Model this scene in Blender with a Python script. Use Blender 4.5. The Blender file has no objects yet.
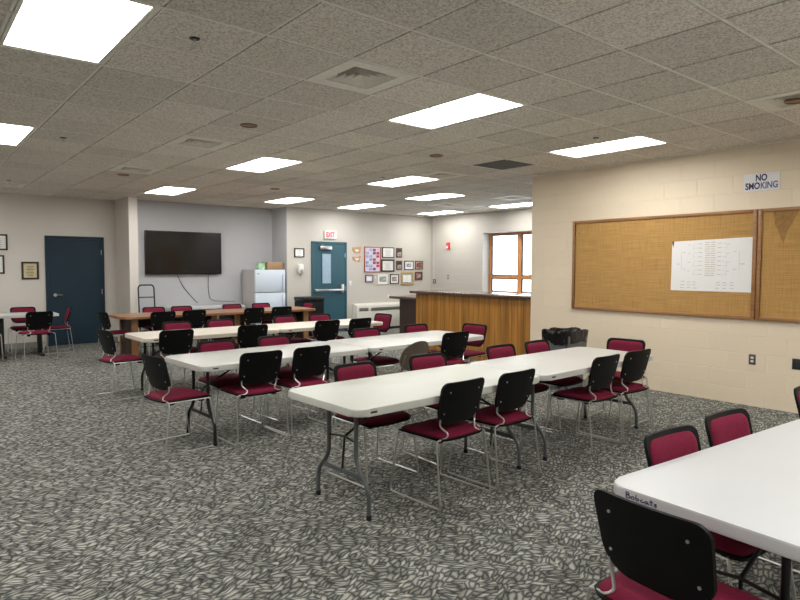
import bpy, bmesh, math, random
from mathutils import Vector, Matrix

# ------------------------------------------------------------------ camera, world, exposure
S = bpy.context.scene
COL = S.collection
R_ = math.radians
CAM_H = 1.5512
cam_d = bpy.data.cameras.new('camera')
cam = bpy.data.objects.new('camera', cam_d)
COL.objects.link(cam)
yaw, pitch, roll = R_(39.4217), R_(-2.9991), R_(0.1633)
fw = Vector((math.sin(yaw) * math.cos(pitch), math.cos(yaw) * math.cos(pitch), math.sin(pitch)))
rt = fw.cross(Vector((0, 0, 1))).normalized()
up = rt.cross(fw)
r2 = math.cos(roll) * rt + math.sin(roll) * up
u2 = -math.sin(roll) * rt + math.cos(roll) * up
cam.matrix_world = Matrix(((r2.x, u2.x, -fw.x, 0), (r2.y, u2.y, -fw.y, 0), (r2.z, u2.z, -fw.z, CAM_H), (0, 0, 0, 1)))
cam_d.sensor_width = 36.0
cam_d.lens = 612.17 * 36 / 800
cam_d.clip_start = 0.05
cam_d.clip_end = 200
S.camera = cam

world = bpy.data.worlds.new('sky')
S.world = world
world.use_nodes = True
bg = world.node_tree.nodes['Background']
bg.inputs['Color'].default_value = (0.80, 0.90, 1.0, 1)
bg.inputs['Strength'].default_value = 6.0

S.view_settings.view_transform = 'Standard'
S.view_settings.look = 'None'
S.view_settings.gamma = 1
S.view_settings.use_curve_mapping = False
S.view_settings.exposure = 0.0
LAMP = 20.0           # strength of the fluorescent panels

# ------------------------------------------------------------------ materials
def nodes(name):
    m = bpy.data.materials.new(name)
    m.use_nodes = True
    nt = m.node_tree
    return m, nt, nt.nodes['Principled BSDF']

def N(nt, kind, **kw):
    n = nt.nodes.new(kind)
    for k, v in kw.items():
        if k in n.inputs: n.inputs[k].default_value = v
        else: setattr(n, k, v)
    return n

def mat(name, col, rough=0.6, metal=0.0, noise=0.06, nscale=18, bump=0.0, bscale=200, emit=None, spec=None, coat=0):
    m, nt, b = nodes(name)
    L = nt.links
    b.inputs['Roughness'].default_value = rough
    b.inputs['Metallic'].default_value = metal
    if spec is not None: b.inputs['Specular IOR Level'].default_value = spec
    if coat: b.inputs['Coat Weight'].default_value = coat
    tc = N(nt, 'ShaderNodeTexCoord')
    nz = N(nt, 'ShaderNodeTexNoise', Scale=nscale, Detail=3.0)
    L.new(tc.outputs['Object'], nz.inputs['Vector'])
    mr = N(nt, 'ShaderNodeMapRange')
    mr.inputs['From Min'].default_value = 0.3; mr.inputs['From Max'].default_value = 0.7
    mr.inputs['To Min'].default_value = 1 - noise; mr.inputs['To Max'].default_value = 1 + noise
    L.new(nz.outputs['Fac'], mr.inputs['Value'])
    vm = N(nt, 'ShaderNodeVectorMath', operation='SCALE')
    vm.inputs[0].default_value = col[:3]
    L.new(mr.outputs['Result'], vm.inputs['Scale'])
    L.new(vm.outputs['Vector'], b.inputs['Base Color'])
    if bump:
        n2 = N(nt, 'ShaderNodeTexNoise', Scale=bscale, Detail=2.0)
        L.new(tc.outputs['Object'], n2.inputs['Vector'])
        bp = N(nt, 'ShaderNodeBump', Strength=bump, Distance=0.002)
        L.new(n2.outputs['Fac'], bp.inputs['Height'])
        L.new(bp.outputs['Normal'], b.inputs['Normal'])
    if emit:
        b.inputs['Emission Color'].default_value = (*col[:3], 1)
        b.inputs['Emission Strength'].default_value = emit
    return m

def wood(name, c1, c2, rough=0.4, axis='Z', scale=6.0, planks=0, plank_axis='Y', coat=0.0):
    """streaky wood grain running along axis; planks = width of boards with dark grooves."""
    m, nt, b = nodes(name)
    L = nt.links
    b.inputs['Roughness'].default_value = rough
    b.inputs['Coat Weight'].default_value = coat
    tc = N(nt, 'ShaderNodeTexCoord')
    mp = N(nt, 'ShaderNodeMapping')
    sc = {'X': (0.08, 1, 1), 'Y': (1, 0.08, 1), 'Z': (1, 1, 0.08)}[axis]
    mp.inputs['Scale'].default_value = [s * scale for s in sc]
    L.new(tc.outputs['Object'], mp.inputs['Vector'])
    nz = N(nt, 'ShaderNodeTexNoise', Scale=3.0, Detail=6.0, Distortion=0.6)
    L.new(mp.outputs['Vector'], nz.inputs['Vector'])
    cr = N(nt, 'ShaderNodeValToRGB')
    cr.color_ramp.elements[0].position = 0.3; cr.color_ramp.elements[0].color = (*c1, 1)
    cr.color_ramp.elements[1].position = 0.7; cr.color_ramp.elements[1].color = (*c2, 1)
    L.new(nz.outputs['Fac'], cr.inputs['Fac'])
    out = cr.outputs['Color']
    if planks:
        sp = N(nt, 'ShaderNodeSeparateXYZ'); L.new(tc.outputs['Object'], sp.inputs[0])
        dv = N(nt, 'ShaderNodeMath', operation='DIVIDE'); L.new(sp.outputs[plank_axis], dv.inputs[0]); dv.inputs[1].default_value = planks
        fl = N(nt, 'ShaderNodeMath', operation='FLOOR'); L.new(dv.outputs[0], fl.inputs[0])
        wn = N(nt, 'ShaderNodeTexWhiteNoise', noise_dimensions='1D'); L.new(fl.outputs[0], wn.inputs['W'])
        mr = N(nt, 'ShaderNodeMapRange'); mr.inputs['To Min'].default_value = 0.78; mr.inputs['To Max'].default_value = 1.12
        L.new(wn.outputs['Value'], mr.inputs['Value'])
        vs = N(nt, 'ShaderNodeVectorMath', operation='SCALE'); L.new(out, vs.inputs[0]); L.new(mr.outputs['Result'], vs.inputs['Scale'])
        out = vs.outputs['Vector']
    L.new(out, b.inputs['Base Color'])
    return m

def block_wall(name, col, ua='Y', zoff=0.0):
    """painted concrete block: running bond 0.406 x 0.203, joints as bump."""
    m, nt, b = nodes(name)
    L = nt.links
    b.inputs['Roughness'].default_value = 0.55
    tc = N(nt, 'ShaderNodeTexCoord')
    sp = N(nt, 'ShaderNodeSeparateXYZ'); L.new(tc.outputs['Object'], sp.inputs[0])
    ad = N(nt, 'ShaderNodeMath', operation='ADD'); L.new(sp.outputs['Z'], ad.inputs[0]); ad.inputs[1].default_value = zoff
    cb = N(nt, 'ShaderNodeCombineXYZ'); L.new(sp.outputs[ua], cb.inputs['X']); L.new(ad.outputs[0], cb.inputs['Y'])
    br = N(nt, 'ShaderNodeTexBrick')
    br.inputs['Scale'].default_value = 1.0
    br.inputs['Brick Width'].default_value = 0.4064
    br.inputs['Row Height'].default_value = 0.2032
    br.inputs['Mortar Size'].default_value = 0.0055
    br.inputs['Mortar Smooth'].default_value = 0.7
    L.new(cb.outputs[0], br.inputs['Vector'])
    c = Vector(col)
    br.inputs['Color1'].default_value = (*c, 1)
    br.inputs['Color2'].default_value = (*(c * 0.975), 1)
    br.inputs['Mortar'].default_value = (*(c * 1.01), 1)
    L.new(br.outputs['Color'], b.inputs['Base Color'])
    nz = N(nt, 'ShaderNodeTexNoise', Scale=90.0, Detail=3.0); L.new(tc.outputs['Object'], nz.inputs['Vector'])
    mx = N(nt, 'ShaderNodeMath', operation='MULTIPLY_ADD'); L.new(br.outputs['Fac'], mx.inputs[0]); mx.inputs[1].default_value = -1.0
    ms = N(nt, 'ShaderNodeMath', operation='MULTIPLY'); L.new(nz.outputs['Fac'], ms.inputs[0]); ms.inputs[1].default_value = 0.18
    L.new(ms.outputs[0], mx.inputs[2])
    bp = N(nt, 'ShaderNodeBump', Strength=0.55, Distance=0.006)
    L.new(mx.outputs[0], bp.inputs['Height']); L.new(bp.outputs['Normal'], b.inputs['Normal'])
    return m

def carpet_mat():
    m, nt, b = nodes('carpet_grey_pebble')
    L = nt.links
    b.inputs['Roughness'].default_value = 0.95
    b.inputs['Specular IOR Level'].default_value = 0.1
    tc = N(nt, 'ShaderNodeTexCoord')
    big = N(nt, 'ShaderNodeTexNoise', Scale=2.3, Detail=2.0); L.new(tc.outputs['Object'], big.inputs['Vector'])
    nv = N(nt, 'ShaderNodeTexNoise', Scale=11.0, Detail=2.0); L.new(tc.outputs['Object'], nv.inputs['Vector'])
    v1 = N(nt, 'ShaderNodeVectorMath', operation='MULTIPLY_ADD'); L.new(nv.outputs['Color'], v1.inputs[0])
    v1.inputs[1].default_value = (0.045, 0.045, 0); L.new(tc.outputs['Object'], v1.inputs[2])
    v2 = N(nt, 'ShaderNodeVectorMath', operation='MULTIPLY_ADD'); L.new(big.outputs['Color'], v2.inputs[0])
    v2.inputs[1].default_value = (0.16, 0.16, 0); L.new(v1.outputs[0], v2.inputs[2])
    ed, co = [], []
    for ang in (-22, 38):
        vr = N(nt, 'ShaderNodeVectorRotate', rotation_type='Z_AXIS'); L.new(v2.outputs[0], vr.inputs['Vector']); vr.inputs['Angle'].default_value = R_(ang)
        mp = N(nt, 'ShaderNodeMapping'); L.new(vr.outputs[0], mp.inputs['Vector'])
        mp.inputs['Scale'].default_value = (13.5, 38.0, 1)
        for feat, lst, out in (('DISTANCE_TO_EDGE', ed, 'Distance'), ('F1', co, 'Color')):
            vo = N(nt, 'ShaderNodeTexVoronoi', feature=feat, voronoi_dimensions='2D'); vo.inputs['Scale'].default_value = 1.0
            vo.inputs['Randomness'].default_value = 0.85
            L.new(mp.outputs[0], vo.inputs['Vector']); lst.append(vo.outputs[out])
    mk = N(nt, 'ShaderNodeTexNoise', Scale=8.0, Detail=0.0); L.new(tc.outputs['Object'], mk.inputs['Vector'])
    gt = N(nt, 'ShaderNodeMath', operation='GREATER_THAN'); L.new(mk.outputs['Fac'], gt.inputs[0]); gt.inputs[1].default_value = 0.53
    m1 = N(nt, 'ShaderNodeMix', data_type='FLOAT'); L.new(gt.outputs[0], m1.inputs[0]); L.new(ed[0], m1.inputs[2]); L.new(ed[1], m1.inputs[3])
    m2 = N(nt, 'ShaderNodeMix', data_type='RGBA'); L.new(gt.outputs[0], m2.inputs[0]); L.new(co[0], m2.inputs[6]); L.new(co[1], m2.inputs[7])
    cr = N(nt, 'ShaderNodeValToRGB')
    e = cr.color_ramp.elements
    e[0].position = 0.04; e[0].color = (0.068, 0.072, 0.070, 1)
    e[1].position = 0.34; e[1].color = (0.36, 0.355, 0.315, 1)
    L.new(m1.outputs[0], cr.inputs['Fac'])
    fine = N(nt, 'ShaderNodeTexNoise', Scale=260.0, Detail=2.0); L.new(tc.outputs['Object'], fine.inputs['Vector'])
    sp = N(nt, 'ShaderNodeSeparateColor'); L.new(m2.outputs[2], sp.inputs[0])
    mr = N(nt, 'ShaderNodeMapRange'); mr.inputs['To Min'].default_value = 0.5; mr.inputs['To Max'].default_value = 1.25
    L.new(sp.outputs[0], mr.inputs['Value'])
    mf = N(nt, 'ShaderNodeMapRange'); mf.inputs['From Min'].default_value = 0.3; mf.inputs['From Max'].default_value = 0.7
    mf.inputs['To Min'].default_value = 0.6; mf.inputs['To Max'].default_value = 1.4
    L.new(fine.outputs['Fac'], mf.inputs['Value'])
    mm = N(nt, 'ShaderNodeMath', operation='MULTIPLY'); L.new(mr.outputs[0], mm.inputs[0]); L.new(mf.outputs[0], mm.inputs[1])
    sc = N(nt, 'ShaderNodeVectorMath', operation='SCALE'); L.new(cr.outputs['Color'], sc.inputs[0]); L.new(mm.outputs[0], sc.inputs['Scale'])
    L.new(sc.outputs[0], b.inputs['Base Color'])
    bp = N(nt, 'ShaderNodeBump', Strength=0.5, Distance=0.004); L.new(fine.outputs['Fac'], bp.inputs['Height'])
    L.new(bp.outputs['Normal'], b.inputs['Normal'])
    return m

def tile_mat():
    m, nt, b = nodes('ceiling_tile_fissured')
    L = nt.links
    b.inputs['Roughness'].default_value = 0.95
    b.inputs['Specular IOR Level'].default_value = 0.1
    tc = N(nt, 'ShaderNodeTexCoord')
    nz = N(nt, 'ShaderNodeTexNoise', Scale=75.0, Detail=4.0, Roughness=0.65, Distortion=0.4); L.new(tc.outputs['Object'], nz.inputs['Vector'])
    cr = N(nt, 'ShaderNodeValToRGB')
    e = cr.color_ramp.elements
    e[0].position = 0.34; e[0].color = (0.42, 0.395, 0.35, 1)
    e[1].position = 0.56; e[1].color = (0.86, 0.82, 0.74, 1)
    L.new(nz.outputs['Fac'], cr.inputs['Fac'])
    sp = N(nt, 'ShaderNodeVectorMath', operation='MULTIPLY_ADD'); L.new(tc.outputs['Object'], sp.inputs[0])
    sp.inputs[1].default_value = (1 / .61, 1 / .61, 0); sp.inputs[2].default_value = (-1.741 / .61, -2.765 / .61, 0)
    fl = N(nt, 'ShaderNodeVectorMath', operation='FLOOR'); L.new(sp.outputs[0], fl.inputs[0])
    wn = N(nt, 'ShaderNodeTexWhiteNoise', noise_dimensions='3D'); L.new(fl.outputs[0], wn.inputs['Vector'])
    mr = N(nt, 'ShaderNodeMapRange'); mr.inputs['To Min'].default_value = 0.88; mr.inputs['To Max'].default_value = 1.06
    L.new(wn.outputs['Value'], mr.inputs['Value'])
    sc = N(nt, 'ShaderNodeVectorMath', operation='SCALE'); L.new(cr.outputs['Color'], sc.inputs[0]); L.new(mr.outputs[0], sc.inputs['Scale'])
    L.new(sc.outputs[0], b.inputs['Base Color'])
    bp = N(nt, 'ShaderNodeBump', Strength=1.0, Distance=0.006); L.new(nz.outputs['Fac'], bp.inputs['Height'])
    L.new(bp.outputs['Normal'], b.inputs['Normal'])
    return m

def lamp_mat(strength):
    m, nt, b = nodes('lit_prismatic_diffuser')
    L = nt.links
    b.inputs['Base Color'].default_value = (0.9, 0.9, 0.85, 1)
    b.inputs['Emission Color'].default_value = (1.0, 0.99, 0.95, 1)
    b.inputs['Emission Strength'].default_value = strength
    return m

def cork_mat():
    m, nt, b = nodes('tan_burlap_board')
    L = nt.links
    b.inputs['Roughness'].default_value = 0.9
    tc = N(nt, 'ShaderNodeTexCoord')
    outs = []
    for s in ((1, 3, 90), (1, 120, 4)):
        mp = N(nt, 'ShaderNodeMapping'); mp.inputs['Scale'].default_value = s; L.new(tc.outputs['Object'], mp.inputs['Vector'])
        nz = N(nt, 'ShaderNodeTexNoise', Scale=1.0, Detail=4.0); L.new(mp.outputs[0], nz.inputs['Vector']); outs.append(nz)
    ad = N(nt, 'ShaderNodeMath', operation='ADD'); L.new(outs[0].outputs['Fac'], ad.inputs[0]); L.new(outs[1].outputs['Fac'], ad.inputs[1])
    cr = N(nt, 'ShaderNodeValToRGB')
    e = cr.color_ramp.elements
    e[0].position = 0.35; e[0].color = (0.34, 0.185, 0.055, 1)
    e[1].position = 0.68; e[1].color = (0.54, 0.315, 0.105, 1)
    hv = N(nt, 'ShaderNodeMath', operation='MULTIPLY'); L.new(ad.outputs[0], hv.inputs[0]); hv.inputs[1].default_value = 0.5
    L.new(hv.outputs[0], cr.inputs['Fac']); L.new(cr.outputs['Color'], b.inputs['Base Color'])
    return m

M = dict(
    carpet=carpet_mat(), tile=tile_mat(), cork=cork_mat(),
    tee=mat('ceiling_tee_white', (0.88, 0.86, 0.80), 0.5),
    block=block_wall('painted_block_beige', (0.77, 0.655, 0.50), 'Y', 0.02),
    block2=block_wall('painted_block_cream', (0.46, 0.435, 0.395), 'Y', 0.02),
    cream=mat('cream_wall_paint', (0.50, 0.475, 0.435), 0.6, noise=0.02, nscale=2, bump=0.15),
    greyw=mat('pale_grey_wall_paint', (0.455, 0.46, 0.48), 0.6, noise=0.02, nscale=2, bump=0.1),
    beigew=mat('beige_wall_paint', (0.66, 0.62, 0.575), 0.6, noise=0.02, nscale=2, bump=0.1),
    base=mat('grey_vinyl_baseboard', (0.28, 0.27, 0.25), 0.5),
    navy=mat('dark_blue_door_paint', (0.010, 0.030, 0.048), 0.5, noise=0.05, nscale=3, spec=0.3),
    teal=mat('teal_door_paint', (0.025, 0.085, 0.115), 0.4, noise=0.05, nscale=3),
    chrome=mat('chrome_wire', (0.62, 0.62, 0.60), 0.28, 0.9, noise=0.02),
    steel=mat('brushed_steel', (0.60, 0.60, 0.58), 0.3, 1.0, noise=0.04),
    black=mat('black_plastic', (0.0036, 0.0040, 0.0046), 0.5, noise=0.15, bump=0.08, bscale=400, spec=0.16),
    blackrim=mat('black_edge_plastic', (0.012, 0.012, 0.013), 0.4, noise=0.1, spec=0.3),
    fabric=mat('burgundy_fabric', (0.155, 0.008, 0.031), 0.85, noise=0.10, nscale=60, bump=0.4, bscale=700, spec=0.2),
    tabw=mat('white_moulded_plastic', (0.53, 0.525, 0.50), 0.38, noise=0.012, nscale=4, bump=0.06, bscale=500),
    tabg=mat('greenish_white_moulded_plastic', (0.55, 0.56, 0.51), 0.42, noise=0.012, nscale=4, bump=0.06, bscale=500),
    tabc=mat('cream_moulded_plastic', (0.64, 0.58, 0.50), 0.4, noise=0.015, nscale=4, bump=0.06, bscale=500),
    tabd=mat('bright_white_moulded_plastic', (0.56, 0.57, 0.58), 0.38, noise=0.012, nscale=4, bump=0.06, bscale=500),
    legg=mat('grey_powder_coated_steel', (0.10, 0.11, 0.112), 0.4, 0.3),
    legk=mat('black_powder_coated_steel', (0.012, 0.012, 0.013), 0.4, 0.2),
    brown=wood('brown_laminate_wood', (0.22, 0.10, 0.045), (0.36, 0.19, 0.095), 0.3, 'X', 4),
    dbrown=wood('dark_wood_panel', (0.022, 0.012, 0.008), (0.05, 0.026, 0.016), 0.45, 'Z', 5),
    edgew=wood('oak_edge', (0.20, 0.09, 0.035), (0.30, 0.15, 0.06), 0.4, 'Z', 5),
    oakpl=wood('varnished_oak_planks', (0.27, 0.115, 0.018), (0.45, 0.205, 0.036), 0.4, 'Z', 5, planks=0.118, plank_axis='Y', coat=0.1),
    frame=wood('oak_frame', (0.24, 0.105, 0.035), (0.38, 0.185, 0.075), 0.45, 'Y', 8),
    winfr=wood('orange_pine_frame', (0.42, 0.17, 0.055), (0.56, 0.26, 0.10), 0.45, 'Z', 8),
    topdk=mat('dark_laminate_counter', (0.095, 0.055, 0.045), 0.18, noise=0.15, nscale=60, coat=0.3),
    white=mat('white_enamel', (0.56, 0.63, 0.72), 0.35, noise=0.01),
    whitep=mat('white_plastic', (0.72, 0.71, 0.68), 0.45, noise=0.02),
    side=mat('fridge_side_grey', (0.52, 0.50, 0.50), 0.5, noise=0.02),
    paper=mat('white_paper', (0.78, 0.77, 0.76), 0.7, noise=0.01),
    cream2=mat('parchment_paper', (0.62, 0.55, 0.34), 0.7, noise=0.04),
    ink=mat('dark_print', (0.03, 0.03, 0.04), 0.6),
    inkg=mat('pale_grey_print', (0.36, 0.35, 0.36), 0.6),
    inkb=mat('pale_brown_print', (0.46, 0.38, 0.30), 0.6),
    navyink=mat('navy_lettering', (0.015, 0.022, 0.10), 0.5, noise=0.3, nscale=30),
    blueink=mat('faded_blue_lettering', (0.13, 0.16, 0.34), 0.5, noise=0.4, nscale=30),
    marker=mat('blue_black_marker', (0.012, 0.014, 0.08), 0.5),
    red=mat('red_enamel', (0.52, 0.02, 0.03), 0.4),
    redfr=mat('red_wood_frame', (0.42, 0.06, 0.03), 0.45),
    screen=mat('black_glass_screen', (0.006, 0.006, 0.007), 0.12, noise=0.0, spec=0.5),
    bag=mat('black_bin_liner', (0.008, 0.008, 0.009), 0.22, noise=0.2),
    bin=mat('grey_bin_plastic', (0.14, 0.145, 0.155), 0.5),
    gold=mat('gold_frame', (0.42, 0.29, 0.10), 0.4, 0.3),
    dkfr=mat('dark_picture_frame', (0.022, 0.018, 0.016), 0.35),
    brfr=mat('walnut_plaque', (0.075, 0.035, 0.02), 0.4),
    tan=mat('tan_painted_steel', (0.135, 0.11, 0.082), 0.45, 0.1),
    ventw=mat('white_vent_metal', (0.82, 0.80, 0.72), 0.45),
    ventk=mat('dark_duct', (0.015, 0.015, 0.015), 0.8),
    grille=mat('brown_filter_panel', (0.10, 0.095, 0.088), 0.85),
    brass=mat('bronze_trim_ring', (0.22, 0.13, 0.05), 0.35, 0.7),
    card=mat('brown_cardboard', (0.33, 0.21, 0.12), 0.8),
    green=mat('pale_green_bag', (0.35, 0.55, 0.36), 0.5, noise=0.3, nscale=12),
    hvac=mat('beige_unit_enamel', (0.62, 0.60, 0.54), 0.45),
    photo_a=mat('photo_blue_grey', (0.30, 0.33, 0.44), 0.4, noise=0.7, nscale=25),
    photo_b=mat('photo_sepia', (0.33, 0.26, 0.22), 0.4, noise=0.8, nscale=22),
    photo_c=mat('photo_maroon', (0.19, 0.06, 0.06), 0.4, noise=0.8, nscale=22),
    photo_d=mat('photo_green_grey', (0.30, 0.33, 0.31), 0.4, noise=0.8, nscale=22),
    lilac=mat('lilac_paper', (0.60, 0.56, 0.72), 0.6, noise=0.1),
    cable=mat('dark_grey_cable', (0.06, 0.06, 0.06), 0.5),
    plate=mat('bronze_cover_plate', (0.12, 0.10, 0.085), 0.4, 0.4),
    platek=mat('black_cover_plate', (0.02, 0.02, 0.02), 0.4),
    clay=mat('tan_wood_cutout', (0.50, 0.27, 0.13), 0.5),
    stain=mat('dark_water_stain', (0.30, 0.165, 0.055), 0.9, noise=0.2, nscale=30),
    lamp=lamp_mat(LAMP),
)
g_, nt_, b_ = nodes('clear_window_glass')
b_.inputs['Transmission Weight'].default_value = 1.0
b_.inputs['Roughness'].default_value = 0.0
b_.inputs['IOR'].default_value = 1.02
M['glass'] = g_
M['wire_glass'] = mat('frosted_door_glass', (0.30, 0.40, 0.50), 0.25, noise=0.05)

# ------------------------------------------------------------------ mesh helpers
def V(*a): return Vector(a)

def box(bm, x0, x1, y0, y1, z0, z1, bev=0.0, seg=2):
    vs = [bm.verts.new(p) for p in ((x0,y0,z0),(x1,y0,z0),(x1,y1,z0),(x0,y1,z0),(x0,y0,z1),(x1,y0,z1),(x1,y1,z1),(x0,y1,z1))]
    fs = [bm.faces.new([vs[i] for i in f]) for f in ((3,2,1,0),(4,5,6,7),(0,1,5,4),(1,2,6,5),(2,3,7,6),(3,0,4,7))]
    if bev:
        es = list({e for f in fs for e in f.edges})
        bmesh.ops.bevel(bm, geom=es, offset=bev, segments=seg, affect='EDGES', profile=0.5)
    return bm

def fillet(pts, r, n=5):
    pts = [Vector(p) for p in pts]
    out = [pts[0]]
    for i in range(1, len(pts) - 1):
        a, b, c = pts[i-1], pts[i], pts[i+1]
        d1 = (a - b); d2 = (c - b)
        rr = min(r, d1.length * 0.45, d2.length * 0.45)
        p = b + d1.normalized() * rr; q = b + d2.normalized() * rr
        for k in range(n + 1):
            t = k / n
            out.append(p * (1-t)**2 + b * 2*t*(1-t) + q * t*t)
    out.append(pts[-1])
    return out

def tube(bm, pts, r, seg=8, cap=True, closed=False, flat=1.0):
    pts = [Vector(p) for p in pts]
    n = len(pts); rings = []
    t0 = (pts[1] - pts[0]).normalized()
    ref = Vector((0, 0, 1)) if abs(t0.z) < 0.9 else Vector((1, 0, 0))
    nx = (ref - t0 * ref.dot(t0)).normalized()
    for i in range(n):
        if closed: t = (pts[(i+1) % n] - pts[i-1]).normalized()
        elif i == 0: t = t0
        elif i == n-1: t = (pts[-1] - pts[-2]).normalized()
        else: t = ((pts[i+1] - pts[i]).normalized() + (pts[i] - pts[i-1]).normalized()).normalized()
        nx = (nx - t * nx.dot(t)).normalized()
        ny = t.cross(nx)
        rings.append([bm.verts.new(pts[i] + nx * r * math.cos(2*math.pi*k/seg) + ny * r * flat * math.sin(2*math.pi*k/seg)) for k in range(seg)])
    m = n if closed else n - 1
    for i in range(m):
        a, b = rings[i], rings[(i+1) % n]
        for k in range(seg):
            bm.faces.new((a[k], a[(k+1) % seg], b[(k+1) % seg], b[k]))
    if cap and not closed:
        bm.faces.new(list(reversed(rings[0]))); bm.faces.new(rings[-1])
    return bm

def cyl(bm, p0, p1, r, seg=16, r1=None):
    p0, p1 = Vector(p0), Vector(p1); t = (p1 - p0).normalized()
    ref = Vector((0, 0, 1)) if abs(t.z) < 0.9 else Vector((1, 0, 0))
    a = (ref - t * ref.dot(t)).normalized(); b = t.cross(a); r1 = r if r1 is None else r1
    A = [bm.verts.new(p0 + (a*math.cos(2*math.pi*k/seg) + b*math.sin(2*math.pi*k/seg)) * r) for k in range(seg)]
    B = [bm.verts.new(p1 + (a*math.cos(2*math.pi*k/seg) + b*math.sin(2*math.pi*k/seg)) * r1) for k in range(seg)]
    for k in range(seg): bm.faces.new((A[k], A[(k+1)%seg], B[(k+1)%seg], B[k]))
    bm.faces.new(list(reversed(A))); bm.faces.new(B)
    return bm

def prism(bm, poly, z0, z1, f=lambda x, y, z: (x, y, z)):
    A = [bm.verts.new(f(x, y, z0)) for x, y in poly]; B = [bm.verts.new(f(x, y, z1)) for x, y in poly]; n = len(poly)
    for k in range(n): bm.faces.new((A[k], A[(k+1)%n], B[(k+1)%n], B[k]))
    bm.faces.new(list(reversed(A))); bm.faces.new(B)
    return bm

def rrect(x0, x1, y0, y1, r, n=6):
    out = []
    for cx, cy, a0 in ((x1-r, y1-r, 0), (x0+r, y1-r, 90), (x0+r, y0+r, 180), (x1-r, y0+r, 270)):
        for k in range(n + 1):
            a = R_(a0 + 90 * k / n); out.append((cx + r*math.cos(a), cy + r*math.sin(a)))
    return out

def shell(bm, wf, v0, v1, nv, nu, front, back):
    """closed curved panel; rows v with half-width wf(v); front/back(u,v,s,w)->point, s in -1..1"""
    F, B = [], []
    for j in range(nv + 1):
        t = 0.5 - 0.5 * math.cos(math.pi * j / nv)
        v = v0 + (v1 - v0) * t
        w = wf(v)
        rf, rb = [], []
        for i in range(nu + 1):
            s = -math.cos(math.pi * i / nu)
            rf.append(bm.verts.new(front(s * w, v, s, t))); rb.append(bm.verts.new(back(s * w, v, s, t)))
        F.append(rf); B.append(rb)
    for j in range(nv):
        for i in range(nu):
            bm.faces.new((F[j][i], F[j][i+1], F[j+1][i+1], F[j+1][i]))
            bm.faces.new((B[j][i+1], B[j][i], B[j+1][i], B[j+1][i+1]))
        bm.faces.new((F[j][0], F[j+1][0], B[j+1][0], B[j][0]))
        bm.faces.new((F[j+1][nu], F[j][nu], B[j][nu], B[j+1][nu]))
    for i in range(nu):
        bm.faces.new((F[0][i+1], F[0][i], B[0][i], B[0][i+1]))
        bm.faces.new((F[nv][i], F[nv][i+1], B[nv][i+1], B[nv][i]))
    return bm

def NB(): return bmesh.new()

def obj(name, bm, m, parent=None, smooth=False, loc=None, rz=0):
    me = bpy.data.meshes.new(name)
    bmesh.ops.remove_doubles(bm, verts=bm.verts, dist=1e-5)
    bmesh.ops.recalc_face_normals(bm, faces=bm.faces)
    bm.to_mesh(me); bm.free()
    me.materials.append(M[m] if isinstance(m, str) else m)
    o = bpy.data.objects.new(name, me); COL.objects.link(o)
    if smooth:
        for p in me.polygons: p.use_smooth = True
        try: me.set_sharp_from_angle(angle=R_(40))
        except Exception: pass
    if parent is not None: o.parent = parent
    if loc is not None: o.location = loc
    if rz: o.rotation_euler.z = rz
    return o

def bx(name, m, x0, x1, y0, y1, z0, z1, parent=None, bev=0.0):
    return obj(name, box(NB(), x0, x1, y0, y1, z0, z1, bev), m, parent, smooth=bool(bev))

def tag(o, label, cat, group=None):
    o['label'] = label; o['category'] = cat
    if group: o['group'] = group
    return o

def thing(name, label, cat, loc=(0, 0, 0), rz=0, group=None):
    o = bpy.data.objects.new(name, None); COL.objects.link(o)
    o.empty_display_size = 0.1
    o.location = loc; o.rotation_euler = (0, 0, rz)
    return tag(o, label, cat, group)

def struct(o):
    o['kind'] = 'structure'; return o

def copy_tree(o, parent=None):
    c = o.copy(); COL.objects.link(c); c.parent = parent
    for ch in list(o.children): copy_tree(ch, c)
    return c

def text_mesh(s, size, extrude=0.001, offset=0.0, shear=0.0):
    cu = bpy.data.curves.new('lettering', 'FONT')
    cu.body = s; cu.size = size; cu.extrude = extrude; cu.offset = offset; cu.shear = shear
    cu.align_x = 'CENTER'; cu.align_y = 'CENTER'
    t = bpy.data.objects.new('lettering', cu); COL.objects.link(t)
    dg = bpy.context.evaluated_depsgraph_get(); dg.update()
    me = bpy.data.meshes.new_from_object(t.evaluated_get(dg))
    bpy.data.objects.remove(t); bpy.data.curves.remove(cu)
    return me

def letter(name, s, size, m, parent, right, upv, pos, offset=0.0, width=0.1):
    me = text_mesh(s, size, 0.0008, offset)
    xs = [v.co.x for v in me.vertices]; sx = width/(max(xs)-min(xs))
    for v in me.vertices: v.co.x -= (max(xs)+min(xs))/2
    right = Vector(right); upv = Vector(upv); nrm = right.cross(upv)
    X = Matrix(((right.x*sx, upv.x, nrm.x, pos[0]), (right.y*sx, upv.y, nrm.y, pos[1]), (right.z*sx, upv.z, nrm.z, pos[2]), (0,0,0,1)))
    me.transform(X); me.materials.clear(); me.materials.append(M[m])
    o = bpy.data.objects.new(name, me); COL.objects.link(o); o.parent = parent
    return o

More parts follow.
